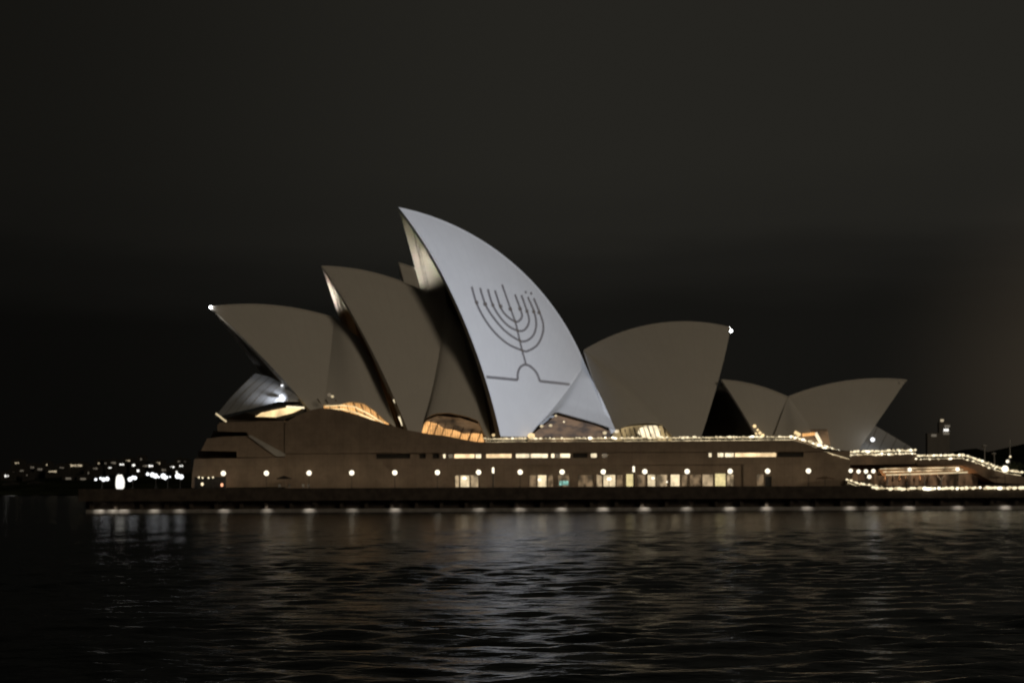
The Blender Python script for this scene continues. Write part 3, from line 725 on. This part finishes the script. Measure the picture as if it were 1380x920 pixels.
for pts, wd, sm in strokes:
    q = zz(pts); q = spline(q) if sm else [Vector(x) for x in q]
    lev += 1
    sl = []
    for p in q:
        c = A3.hit(p[0], p[1]); sl.append(Vector(slide(c)))
    wpx = wd/5.75; hw = wpx*SD/F_PX*0.5*1.3
    ls = []
    for i, p in enumerate(sl):
        d = (sl[min(i+1, len(sl)-1)] - sl[max(i-1, 0)]).normalized(); nrm = Vector((-d.y, d.x))
        ls.append((p + nrm*hw, p - nrm*hw))
    for (a_, b_), (c_, d_) in zip(ls, ls[1:]):
        mb.add([s3(*a_), s3(*b_), s3(*d_), s3(*c_)], [(0, 1, 2, 3)])
mb.build('slide_ink', M_INK, proj)
hb = MB()
for sx in (-1, 1): hb.prism([s3(sx*.30, -.30, -2.5), s3(sx*.30, .30, -2.5), s3(sx*.30, .30, .05), s3(sx*.30, -.30, .05)], xf*0.02)
hb.build('housing', M_METAL, proj)
pl = light('projector_lamp', 'SPOT', Lp, 5.9e6, (.665, .77, 1.0), 0.0, to=tgt, cone=13.5, blend=0.0)

# ------------------------------------------------------------------ theatre behind and restaurant pavilion
th = thing('theatre_hall', 'second hall behind, one grey sail tip showing beside the tallest roof', 'theatre', at(600, 600, 440))
T1 = Shell([(537,354),(560,360),(600,380),(640,410),(670,440)], (574,560), 14, Vector((0, 440, 0)), 10)
ts = T1.build(th); T1.mouth(ts, .2)
RAL = 10
PR = Vector((60, 385, 0))
rest = thing('restaurant_pavilion', 'small pavilion of two back-to-back cream sail roofs at the podium end', 'restaurant', at(1062, 600, 385))
R1 = Shell([(972,511),(1010,516),(1040,525),(1062,534)], (1038,625), 9, PR, RAL)
R2 = Shell([(1222,511),(1160,511),(1110,518),(1085,525),(1062,534)], (1133,640), 9, PR, RAL)
q1 = R1.build(rest, nu=20, nv=20, label='smaller sail opening to the left'); q2 = R2.build(rest, nu=20, nv=20, label='larger sail opening to the right')
# glass front of the left sail, bulging out
patch('glass_wall', [R1.pt(0, lerp(.98, .05, k/10), .7) for k in range(11)], [onp(x, y, PR + R1.n*6, R1.n) for x, y in ((971,514),(962,535),(953,560),(946,590),(942,620))], M_GLASS, q1)
side_shell(R1, None, [(1062,534),(1062,560),(1062,590),(1062,615)], [(1042,603),(1050,606),(1062,615)], rest, 0.2, bulge=0.2)
R2s, PR2 = side_shell(R2, None, [(1062,534),(1054,557),(1045,582),(1036,606)], [(1112,608),(1106,595),(1098,587),(1085,583),(1073,584),(1066,592),(1054,602),(1036,606)], rest, 0.26, bulge=0.2)
mb = MB(); mb.prism([onp(x, y, PR - R2.n*6.4, R2.n) for x, y in ((1060,578),(1115,578),(1122,615),(1060,615))], R2.n*.4); mb.build('foyer_interior', M_DIMFOY, rest)
for (x0, y0), (x1, y1), ma in (((1071,582),(1078,586),M_GOLDB),((1082,586),(1098,584),M_GOLD),((1099,583),(1107,598),M_SLOTW)):
    mb = MB(); mb.tube(onp(x0,y0,PR-R2.n*8.4,R2.n), onp(x1,y1,PR-R2.n*8.4,R2.n), .4, n=6); mb.build('foyer_lamp', ma, rest)
for x, y, r_ in ((1017,574,.42),(1021,579,.3),(1024,583,.42),(1019,584,.3),(1028,586,.4)):
    mb = MB(); mb.ball(onp(x, y, PR - R1.n*9.2, R1.n), r_, 8, 6); mb.build('foyer_lamp', M_GOLDB, rest, smooth=True)
sk, PK = patch('glass_skirt', [onp(x, y, PR, R2.n) for x, y in ((1168,572),(1178,573),(1200,586),(1230,604))], [onp(x, y, PR - R2.n*7.5, R2.n) for x, y in ((1152,607),(1175,607),(1200,607),(1226,607))], M_GREYGLASS, rest, smooth=False)
mm = MB()
for i in range(14): mm.tube(PK[i][0], PK[i+1][0], 0.12, n=4)
mm.build('ridge_rail', M_PALE, sk)
for i in range(0, 15, 3):
    mm = MB(); mm.tube(PK[i][0], PK[i][8], 0.07, n=4); mm.build('mullion', M_BRONZE, sk)
mb = MB(); mb.ball(onp(1176,592,PR - R2.n*8.0,R2.n), .55, 10, 7); mb.build('foyer_lamp', M_LAMPW, rest, smooth=True)
light('skirt_light', 'POINT', onp(1180,590,PR - R2.n*11,R2.n), 85, (.9, .95, 1), .4)

# ------------------------------------------------------------------ forecourt terrace and the bar beneath it
fore = thing('forecourt_terrace', 'raised brown forecourt terrace sloping down at the right, above the lit bar', 'terrace', at(1240, 655, YP + 2))
block([(1146,613),(1236,611),(1236,625),(1146,626)], YP + 1.0, 60, 'upper_slab', M_GRAN, fore)
block([(1236,618.5),(1298,618),(1318,625),(1345,635.5),(1378,642),(1420,648),(1420,655),(1340,650),(1318,638),(1300,626.5),(1236,626.5)], YP + 0.6, 50, 'sloping_slab', M_GRAN, fore)
block([(1146,626),(1340,624),(1340,657),(1146,657)], YP + 16, 1, 'back_wall', M_GRAN, fore)
t1 = [at(x, y, YP + 1.1) for x, y in ((1146,609.5),(1190,608.5),(1234,607.5))]
f1 = rail(t1, fore); bulbs(t1, f1, 38); bulbs([p - Vector((0, 0, .75)) for p in t1], f1, 34)
t2 = [at(x, y, YP + 0.7) for x, y in ((1236,615),(1268,614.5),(1297,613.8),(1318,620.5),(1342,629.5),(1358,634.5),(1376,637))]
f2 = rail(t2, fore); bulbs(t2, f2, 66, jit=.05); bulbs([p - Vector((0, 0, .75)) for p in t2[:5]], f2, 26, r=.14)
bar = thing('bar_pavilion', 'open bar with long copper-lit canopy below the forecourt terrace', 'bar', at(1240, 655, YP + 2))
mb = MB(); mb.prism([at(x, y, YP - 3) for x, y in ((1183,632),(1200,629.5),(1296,626.5),(1312,632),(1319,637.5),(1300,637),(1262,639),(1190,641))], (0, 0.35, 0)); mb.build('canopy_fascia', M_COPPER, bar)
mb = MB(); mb.add([at(1183,641,YP-3), at(1300,637.2,YP-3), at(1310,634,YP+15), at(1180,634,YP+15)], [(0, 1, 2, 3)]); mb.build('canopy_soffit', M_COPPER, bar)
for i, (ya, yb) in enumerate(((631.5, 629.5), (635.5, 632.6), (639.6, 636))):
    mb = MB(); mb.tube(at(1186+i*4, ya, YP-3.25), at(1292+i*6, yb, YP-3.25), 0.10 if i < 2 else .16, n=6); mb.build('glowing_canopy_strip', M_RAIL if i < 2 else M_BULB2, bar)  # glow put into these strips stands in for lit canopy battens
for x in (1196, 1222, 1246, 1268):
    mb = MB(); b0 = at(x, 653, YP-2.4)
    if x == 1268:
        mb.tube(b0, at(1268,646,YP-2.4), .18, .25, n=8); mb.tube(at(1268,646,YP-2.4), at(1262,639,YP-2.4), .2, .12, n=8); mb.tube(at(1268,646,YP-2.4), at(1274,639,YP-2.4), .2, .12, n=8)
    else: mb.tube(b0, at(x, 639.5, YP-2.4), .12, n=8)
    mb.build('column', M_PALE, bar)
mb = MB(); mb.prism([at(x, y, YP + 6) for x, y in ((1147,630),(1182,636),(1318,638),(1318,656),(1147,656))], (0, 0.3, 0)); mb.build('bar_interior', emit('bar_interior_light', (1.0, .55, .28), 0.13, var=1, scale=.35, dark=.05, stretch=(1.5, 1, .5)), bar)
for k, x in enumerate((1192, 1215, 1238, 1262, 1286, 1304)):
    light('canopy_fill_spot', 'SPOT', at(x, 646, YP - 5.2), 230, (1, .62, .34), .2, to=at(x, 632, YP - 2.6), cone=110, blend=1.0)  # added unseen spots that brighten the canopy fascia
    light('bar_downlight', 'SPOT', at(x, 640, YP + 2.5), 60, (1, .68, .40), .3, to=at(x, 650, YP + 6), cone=110, blend=1.0)
mb = MB(); mb.box(X(1146, YP-6), X(1180, YP-6), YP-1, YP+2, ZD+.0, Z(1150, 647)); mb.build('bar_counter', M_BRONZE, bar)

# lower promenade lights on the sea wall edge at the right
ed = [at(x, y, YS - 0.55) for x, y in ((1180,657.5),(1198,659.5),(1240,659.3),(1290,658.6),(1340,658.2),(1420,657.6))]
ebal = thing('light_string', 'string of bright bulbs hung along the top of the sea wall below the bar', 'light string', ed[0])
mb = MB()
for a_, b_ in zip(ed, ed[1:]): mb.tube(a_ + Vector((0,0,.2)), b_ + Vector((0,0,.2)), .06, n=6)
er = mb.build('cable', M_RAIL, ebal); bulbs(ed, er, 72, jit=.12, r=.27)
st = [at(x, y, YP - 8) for x, y in ((1143,646.5),(1158,652.5),(1182,655),(1186,656.5))]
sbal = thing('stair_balustrade', 'short stepped balustrade with bulbs going down to the lower promenade', 'balustrade', st[0])
sr = rail(st, sbal); bulbs(st, sr, 14, r=.22)

# ------------------------------------------------------------------ street lamps
def lamp_at(px, py, Y, r, name, label, group, globe, proto=None, arm=False):
    top = at(px, py, Y); base = Vector((top.x, Y, ZD))
    t_ = thing(name, label, 'street lamp', base, group)
    mb = MB(); mb.tube(base, base + Vector((0, 0, .25)), .16, n=10); mb.tube(base + Vector((0, 0, .25)), top - Vector((0, 0, r*.8)), .055, n=8); mb.build('pole', M_METAL, t_)
    mb = MB(); mb.ball(top, r, 14, 10); mb.build('globe', globe, t_, smooth=True)
    mb = MB(); mb.tube(top + Vector((0, 0, r*.93)), top + Vector((0, 0, r*1.15)), .14, .05, n=8); mb.build('cap', M_METAL, t_)
    return t_
row = [(301,637.5),(359,637.7),(416.5,637.3),(474,637),(532,637),(589.5,637),(645,637),(701,636.7),(757.5,636.3),(813,635.8),(869,635.5),(926,635.3),(984,635),(1034.5,635),(1089.5,634.8)]
wh = ['in front of the stepped podium end, leftmost of the row', 'just left of the dark doorway and parasol', 'under the highest curve of the podium wall', 'below the first golden foyer, on blank wall',
      'below the dark slot windows', 'beside a small low light, left of the small lit shop', 'at the right edge of the small lit shop', 'on blank wall left of the long row of shops', 'above the teal screen',
      'left of the tall slim post lamp among the shops', 'right of the tall slim post lamp among the shops', 'between lit shops at the middle of the right half', 'above the last yellow lit shop window', 'by the dark doorway right of the shops', 'on blank wall left of the bar']
proto = None
YLAMP = 343.0
for (px, py), where in zip(row, wh):
    lab = 'globe street lamp ' + where
    p = at(px, py, YLAMP)
    if proto is None:
        proto = lamp_at(px, py, YLAMP, 0.56, 'street_lamp', lab, 'globe lamps along the promenade', M_LAMP); p0 = proto.location.copy(); z0 = p.z
    else:
        dup(proto, (p.x, YLAMP, ZD + (p.z - z0)*0), lab)
for px, py in row:      # each lamp's own light on the wall behind it
    p = at(px, py, YLAMP + .6); light('lamp_light', 'SPOT', p, 130, (1, .84, .60), .25, to=p + Vector((0, 7, -.6)), cone=150, blend=1.0)
slim = None
for px, py, lab in ((664.5,633.5,'tall slim post lamp on blank wall between the small shop and the long shop row'), (854,632,'tall slim post lamp in the middle of the long shop row')):
    p = at(px, py, 341.0); base = Vector((p.x, 341.0, ZD))
    t_ = thing('post_lamp', lab, 'post lamp', base, 'slim post lamps')
    mb = MB(); mb.tube(base, p - Vector((0, 0, .6)), .14, n=8); mb.build('post', M_METAL, t_)
    mb = MB(); mb.tube(p - Vector((0, 0, .6)), p + Vector((0, 0, .65)), .26, .22, n=10); mb.build('lamp_head', M_LAMP, t_)
barl = [(1146.5,634,'leftmost globe lamp of the cluster at the bar'), (1157,635,'second globe lamp of the cluster at the bar'), (1167,635,'third globe lamp of the cluster at the bar'), (1177,634.5,'rightmost upper globe lamp of the cluster at the bar'),
        (1171.5,642,'lowest globe lamp of the cluster at the bar'), (1226,632.5,'globe lamp in front of the middle of the copper canopy'), (1290.5,632,'globe lamp in front of the right end of the copper canopy')]
for px, py, lab in barl: lamp_at(px, py, YP-5 if px > 1150 else YP-5.5, .46, 'street_lamp', lab, 'globe lamps at the bar', M_LAMP)
lamp_at(1354.5, 631.5, YP-2, .75, 'street_lamp', 'largest and brightest lamp at the right end beside the small tree', 'lamps at the forecourt end', M_LAMP)
lamp_at(1358, 621.5, YP+4, .38, 'street_lamp', 'smaller lamp just above the brightest one at the right end', 'lamps at the forecourt end', M_LAMP)
lamp_at(1361.5, 615, YP+8, .24, 'street_lamp', 'topmost faint lamp over the brightest one at the right end', 'lamps at the forecourt end', M_BULB)
# unlit mast lamps
for px, py, yb, hd, lab in ((1327,600.5,628,True,'grey mast lamp, unlit, tallest left of the flagpole'), (1340,611,630,True,'short grey mast lamp, unlit, behind the sloping parapet')):
    Y = YP + 14; t_ = thing('mast_lamp', lab, 'mast lamp', at(px, yb, Y), 'unlit mast lamps')
    mb = MB(); mb.tube(at(px, yb+8, Y), at(px, py, Y), .16, .12, n=8); mb.build('pole', M_PALE, t_)
    mb = MB(); mb.ball(at(px - 1, py, Y), .62, 10, 7, .55); mb.build('lamp_head', M_PALE, t_, smooth=True)
fp = thing('flagpole', 'bare pale flagpole at the right end of the forecourt', 'flagpole', at(1361, 632, YP + 12))
mb = MB(); mb.tube(at(1361, 636, YP+12), at(1361, 594, YP+12), .2, .1, n=8); mb.build('pole', M_PALE, fp)
mb = MB(); mb.ball(at(1361, 593.6, YP+12), .2, 8, 6); mb.build('finial', M_PALE, fp)
# small lit tree at the right end
tr_ = thing('tree', 'small pale lit tree beside the brightest lamp at the right end', 'tree', at(1366, 646, YP + 2))
mb = MB(); mb.tube(at(1366,646,YP+2), at(1366,632,YP+2), .18, .1, n=8)
for dx in (-5, 6): mb.tube(at(1366,636,YP+2), at(1366+dx,629,YP+2), .08, .04, n=6)
mb.build('trunk', M_BARK, tr_)
mb = MB()
for k in range(900):
    c = at(1364 + random.gauss(0, 8), 629 + random.gauss(0, 3.2), YP + 2 + random.uniform(-1.5, 1.5)); s_ = random.uniform(.12, .25)
    u = Vector((random.gauss(0,1), random.gauss(0,1), random.gauss(0,1))).normalized(); v = u.orthogonal().normalized()
    mb.add([c, c + u*s_, c + (u+v)*s_*.7, c + v*s_*.6], [(0, 1, 2, 3)])
mb.build('crown', M_LEAF, tr_)

# added spots on the waterline step, imitating lamp reflections in the water
for px in [301,359,416,474,532,645,701,757,813,869,926,984,1034,1089,1147,1178,1227,1293,1357,132,150,165,206,240]:
    p = at(px, 684, YS - .4); light('glint_spot', 'SPOT', (p.x, YS - 0.1, 1.2), 260*random.uniform(.5, 1.2), (1, .93, .82), .12, to=(p.x, YS + .75, -.35), cone=95, blend=1.0)

# ------------------------------------------------------------------ promenade furniture
def parasol(px, Y, h, rad, ma, label, group, closed=False):
    b_ = Vector((at(px, HOR, Y).x, Y, ZD)); t_ = thing('parasol', label, 'parasol', b_, group)
    mb = MB(); mb.tube(b_, b_ + Vector((0, 0, .12)), .35, n=10); mb.tube(b_ + Vector((0, 0, .12)), b_ + Vector((0, 0, h)), .045, n=6); mb.build('pole', M_METAL, t_)
    mb = MB()
    if closed: mb.tube(b_ + Vector((0, 0, h*.42)), b_ + Vector((0, 0, h*.62)), .30, .24, n=10); mb.tube(b_ + Vector((0, 0, h*.62)), b_ + Vector((0, 0, h)), .24, .05, n=10)
    else:
        mb.tube(b_ + Vector((0, 0, h*.80)), b_ + Vector((0, 0, h*1.0)), rad, .06, n=8, cap=False); mb.tube(b_ + Vector((0, 0, h*.74)), b_ + Vector((0, 0, h*.80)), rad, rad, n=8, cap=False)
    mb.build('canopy', ma, t_); return t_
parasol(383, 346.5, 2.9, 1.7, M_DKCANVAS, 'dark open parasol by the doorway near the stepped end', 'parasols')
parasol(1112, 346.5, 2.3, 2.1, M_CANVAS, 'low wide brown parasol on blank wall left of the bar', 'parasols')
parasol(1343, 344, 2.2, 2.0, M_CANVAS, 'open parasol at the right end under the sloping terrace', 'parasols')
for k, x in enumerate((1193, 1203, 1212, 1221, 1232, 1240, 1250)):
    parasol(x, YP - 4, 2.5, .4, M_CANVAS, 'closed brown parasol under the copper canopy of the bar', 'closed parasols under the bar canopy', closed=True)
def chair(px, Y, label, rz):
    b_ = Vector((at(px, HOR, Y).x, Y, ZD)); t_ = thing('chair', label, 'chair', b_, 'pale outdoor chairs')
    mb = MB(); mb.box(b_.x-.26, b_.x+.26, Y-.26, Y+.26, ZD+.42, ZD+.48); mb.build('seat', M_PALE, t_)
    mb = MB(); mb.box(b_.x-.26, b_.x+.26, Y+.2, Y+.26, ZD+.5, ZD+1.0); mb.build('backrest', M_PALE, t_)
    for sx in (-.22, .22):
        for sy in (-.22, .22):
            mb = MB(); mb.tube((b_.x+sx, Y+sy, ZD), (b_.x+sx, Y+sy, ZD+.42), .025, n=6); mb.build('leg', M_PALE, t_)
    t_.rotation_euler = (0, 0, rz)
for px, rz, lab in ((377,.3,'pale chair left of the pole of the dark parasol'), (389,-.8,'pale chair right of the pole of the dark parasol'), (409,.6,'pale chair under the third globe lamp, left one of two'), (415,-.3,'pale chair under the third globe lamp, right one of two')):
    chair(px, 345.2, lab, rz)
tb = thing('table', 'small round pale table under the dark parasol', 'table', (at(383, HOR, 345.0).x, 345.0, ZD))
bx_ = tb.location
mb = MB(); mb.tube((bx_.x, 345, ZD+.70), (bx_.x, 345, ZD+.74), .45, n=16); mb.build('tabletop', M_PALE, tb)
mb = MB(); mb.tube((bx_.x, 345, ZD+.03), (bx_.x, 345, ZD+.70), .05, n=8); mb.tube((bx_.x, 345, ZD), (bx_.x, 345, ZD+.03), .25, n=12); mb.build('pedestal', M_METAL, tb)

# ------------------------------------------------------------------ north end of the promenade: floodlights and a lit booth
def flood(px, py, n, sp, label, hgt=None, ma=M_LAMPW, r=.42, Y=347):
    c = at(px, py, Y); b_ = Vector((c.x, Y, ZD)); t_ = thing('floodlight_stand', label, 'floodlight', b_, 'floodlight stands left of the podium')
    mb = MB(); mb.tube(b_, c, .07, n=8)
    for k in range(3):
        a_ = k*2.094; mb.tube(b_ + Vector((0, 0, .7)), b_ + Vector((.6*math.cos(a_), .6*math.sin(a_), 0.02)), .035, n=6)
    mb.tube(c - Vector((sp*(n-1)/2+.2, 0, 0)), c + Vector((sp*(n-1)/2+.2, 0, 0)), .05, n=6); mb.build('stand', M_METAL, t_)
    for k in range(n):
        q = c + Vector(((k-(n-1)/2)*sp + random.uniform(-.2, .2), -.22, random.uniform(-.42, .42)))
        mb = MB(); mb.ball(q, r*random.uniform(.6, 1.45), 10, 7); mb.build('lamp_head', ma, t_, smooth=True)
flood(137.5, 643.5, 4, .88, 'four-headed floodlight stand furthest left, left of the lit booth')
flood(179, 643, 3, .75, 'three-headed floodlight stand just right of the lit booth')
flood(210, 641, 5, .85, 'five-headed floodlight stand midway between lit booth and podium')
flood(226, 644, 3, .7, 'three-headed low floodlight stand between the five-headed one and the podium', r=.3, Y=348.5)
flood(243, 641, 2, .8, 'two-headed floodlight stand nearest the podium', r=.42)
bt = thing('ticket_booth', 'tall narrow brightly lit white booth between floodlights left of the podium', 'booth', (at(161, HOR, 347.5).x, 347.5, ZD))
bx_ = at(161, HOR, 347.5).x
mb = MB(); mb.prism([Vector((bx_+x, 347.2, ZD+z)) for x, z in ((-.55,.1),(.5,.1),(.85,.5),(.95,1.6),(.8,2.4),(.55,2.9),(.35,3.3),(-.3,3.3),(-.6,2.9),(-.75,2.2),(-.8,1.2),(-.75,.5))], (0, 1.2, 0)); mb.build('booth_body', M_BOOTH, bt)
mb = MB(); mb.box(bx_-.7, bx_+.7, 347.1, 348.3, ZD+3.3, ZD+3.5); mb.build('roof', M_METAL, bt)
mb = MB(); mb.box(bx_-.85, bx_+.85, 346.9, 348.5, ZD, ZD+.1); mb.build('base', M_METAL, bt)
for k, (x, y) in enumerate(((268,643),(273,643.5),(281,643.5),(287,643))):
    p = at(x, y, 348.5); t_ = thing('bollard_lamp', 'small low lamp by the dark door at the podium end, one of four', 'bollard lamp', (p.x, 348.5, ZD), 'four low lamps by the dark door')
    mb = MB(); mb.tube((p.x, 348.5, ZD), p, .05, n=6); mb.build('post', M_METAL, t_)
    mb = MB(); mb.ball(p, .2, 8, 6); mb.build('lamp_head', M_BULB, t_, smooth=True)
for x, y, ma, lab in ((272.5,652,M_BULB,'low white glowing lantern on the ground left of the dark door'), (299,653,emit('orange_lantern', (1.0, .45, .25), 1.6),'low orange glowing lantern on the ground beside the dark door')):
    p = at(x, y, 348); t_ = thing('lantern', lab, 'lantern', (p.x, 348, ZD))
    mb = MB(); mb.ball(p, .3, 8, 6, 1.3); mb.build('lantern_glass', ma, t_, smooth=True)
    mb = MB(); mb.tube((p.x, 348, ZD), (p.x, 348, ZD+.12), .25, n=8); mb.build('base', M_METAL, t_)

# ------------------------------------------------------------------ far shores
def hill(name, prof, Y0, Y1, ma, seed):
    rnd = random.Random(seed); P = []
    for i in range(len(prof)*6-5):
        k = i/6; a_ = int(min(k, len(prof)-2)); x = lerp(prof[a_][0], prof[a_+1][0], k-a_); h = lerp(prof[a_][1], prof[a_+1][1], k-a_)*rnd.uniform(.86, 1.1)
        P.append([Vector((x, Y0, -.5)), Vector((x, Y0+2, 1.2)), Vector((x, lerp(Y0, Y1, .3), h*.55)), Vector((x, lerp(Y0, Y1, .6), h)), Vector((x, Y1, h*.8)), Vector((x, Y1+60, -1))])
    mb = MB(); mb.grid(P); return struct(mb.build(name, ma, smooth=False))
hill('hill', [(-900, 12), (-600, 14), (-420, 15), (-330, 17), (-250, 19), (-180, 14), (-80, 10), (0, 8)], 1080, 1400, M_HILL, 3)
hill('hill', [(130, 6), (180, 14), (215, 21), (255, 24), (320, 25), (420, 22), (600, 20)], 620, 900, M_HILL, 5)
# far waterfront houses with lit windows
fars = [(9,641,2),(14,655.5,3),(17,636.5,1),(23,623.5,2),(29,634,2),(45,629.5,3),(47,654.5,3),(54,632,2),(71,635,3),(92,644.5,2),(102,627,5),(112,645,2),(128,631,2),(133,624,1),(142,624,1),(153,623.5,2),(164,625.5,2),
        (180,626.5,1),(190,618.5,1),(195,627.5,2),(203,627.5,2),(213,624,2),(232,629,2),(244,627.5,2),(241,622,1),(249,623,1),(36,640,1),(63,626,1),(83,630,2),(119,637,1),(148,630,1),(172,621,2),(186,634,1),(221,633,2),(238,636,1)]
brt = {0:1, 1:1, 3:0, 10:0, 16:1, 17:1, 21:0, 22:1, 13:0, 8:0, 20:1, 23:1, 27:0, 30:1, 31:0, 32:1, 34:1}
grp = 'far houses on the dark shore'
for i, (px, py, n) in enumerate(fars):
    Y = 1150 + (655 - py)*3.0
    p = at(px, py, Y); hw = 2.2 + n*1.3; zb = max(1.0, p.z - 9)
    vis = 'faint' if i not in brt else ('bright' if brt[i] == 1 else 'warm')
    lab = f'tiny dark far house with {vis} lit window, ' + ('low at the waterline' if py > 640 else 'on the slope' if py > 628 else 'high on the ridge') + (', ' + ('leftmost of all' if px < 12 else 'left of the floodlights' if px < 125 else 'above the floodlights'))
    h_ = thing('house', lab, 'house', (p.x, Y, zb), grp)
    mb = MB(); mb.box(p.x-hw, p.x+hw, Y+.3, Y+8, zb-14, p.z+2.2); mb.build('wall', M_HOUSE, h_)
    mb = MB(); mb.prism([Vector((p.x-hw-.4, Y, p.z+2.2)), Vector((p.x+hw+.4, Y, p.z+2.2)), Vector((p.x, Y, p.z+3.6))], (0, 8.3, 0)); mb.build('roof', M_HOUSE, h_)
    ma = M_FAR[{1: 1, 0: 0}.get(brt.get(i, 2), 2)]
    for k in range(n):
        x = p.x + (k-(n-1)/2)*1.9; mb = MB(); kx = random.uniform(.35, 1.2); kz = random.uniform(.35, .9); mb.box(x-kx, x+kx, Y+.1, Y+.29, p.z-kz, p.z+kz); mb.build('window', ma, h_)
# city tower behind the gardens
tw = thing('city_tower', 'dark far city tower with a few lit windows, above the trees at right', 'tower block', at(1272, 640, 1250))
mb = MB(); c = at(1273, 640, 1250); tp_ = at(1273, 569, 1250)
mb.box(c.x-4.2, c.x+4.2, 1250, 1255, 0, tp_.z); mb.build('wall', M_TOWER, tw)
mb = MB(); mb.box(c.x-3.4, c.x-1, 1251, 1254, tp_.z, tp_.z+2.5); mb.build('plant_room', M_TOWER, tw)
for x, y, wd, ma in ((1269.5,566.3,1.3,0),(1276.5,574,2.2,2),(1275,579.2,2.0,1),(1275,583.8,2.4,2)):
    q = at(x, y, 1250); mb = MB(); mb.box(q.x-wd, q.x+wd, 1249.7, 1249.95, q.z-.9, q.z+.9); mb.build('window', M_FAR[ma], tw)
lb = thing('apartment_block', 'low dark far block with one dim lit window left of the city tower', 'apartment block', at(1258, 640, 1200))
q = at(1258.5, 586.5, 1200); mb = MB(); mb.box(q.x-5, q.x+5, 1200, 1205, 0, q.z+1.8); mb.build('wall', M_TOWER, lb)
mb = MB(); mb.box(q.x-2.0, q.x+2.0, 1199.7, 1199.95, q.z-.9, q.z+.9); mb.build('window', M_FAR[2], lb)
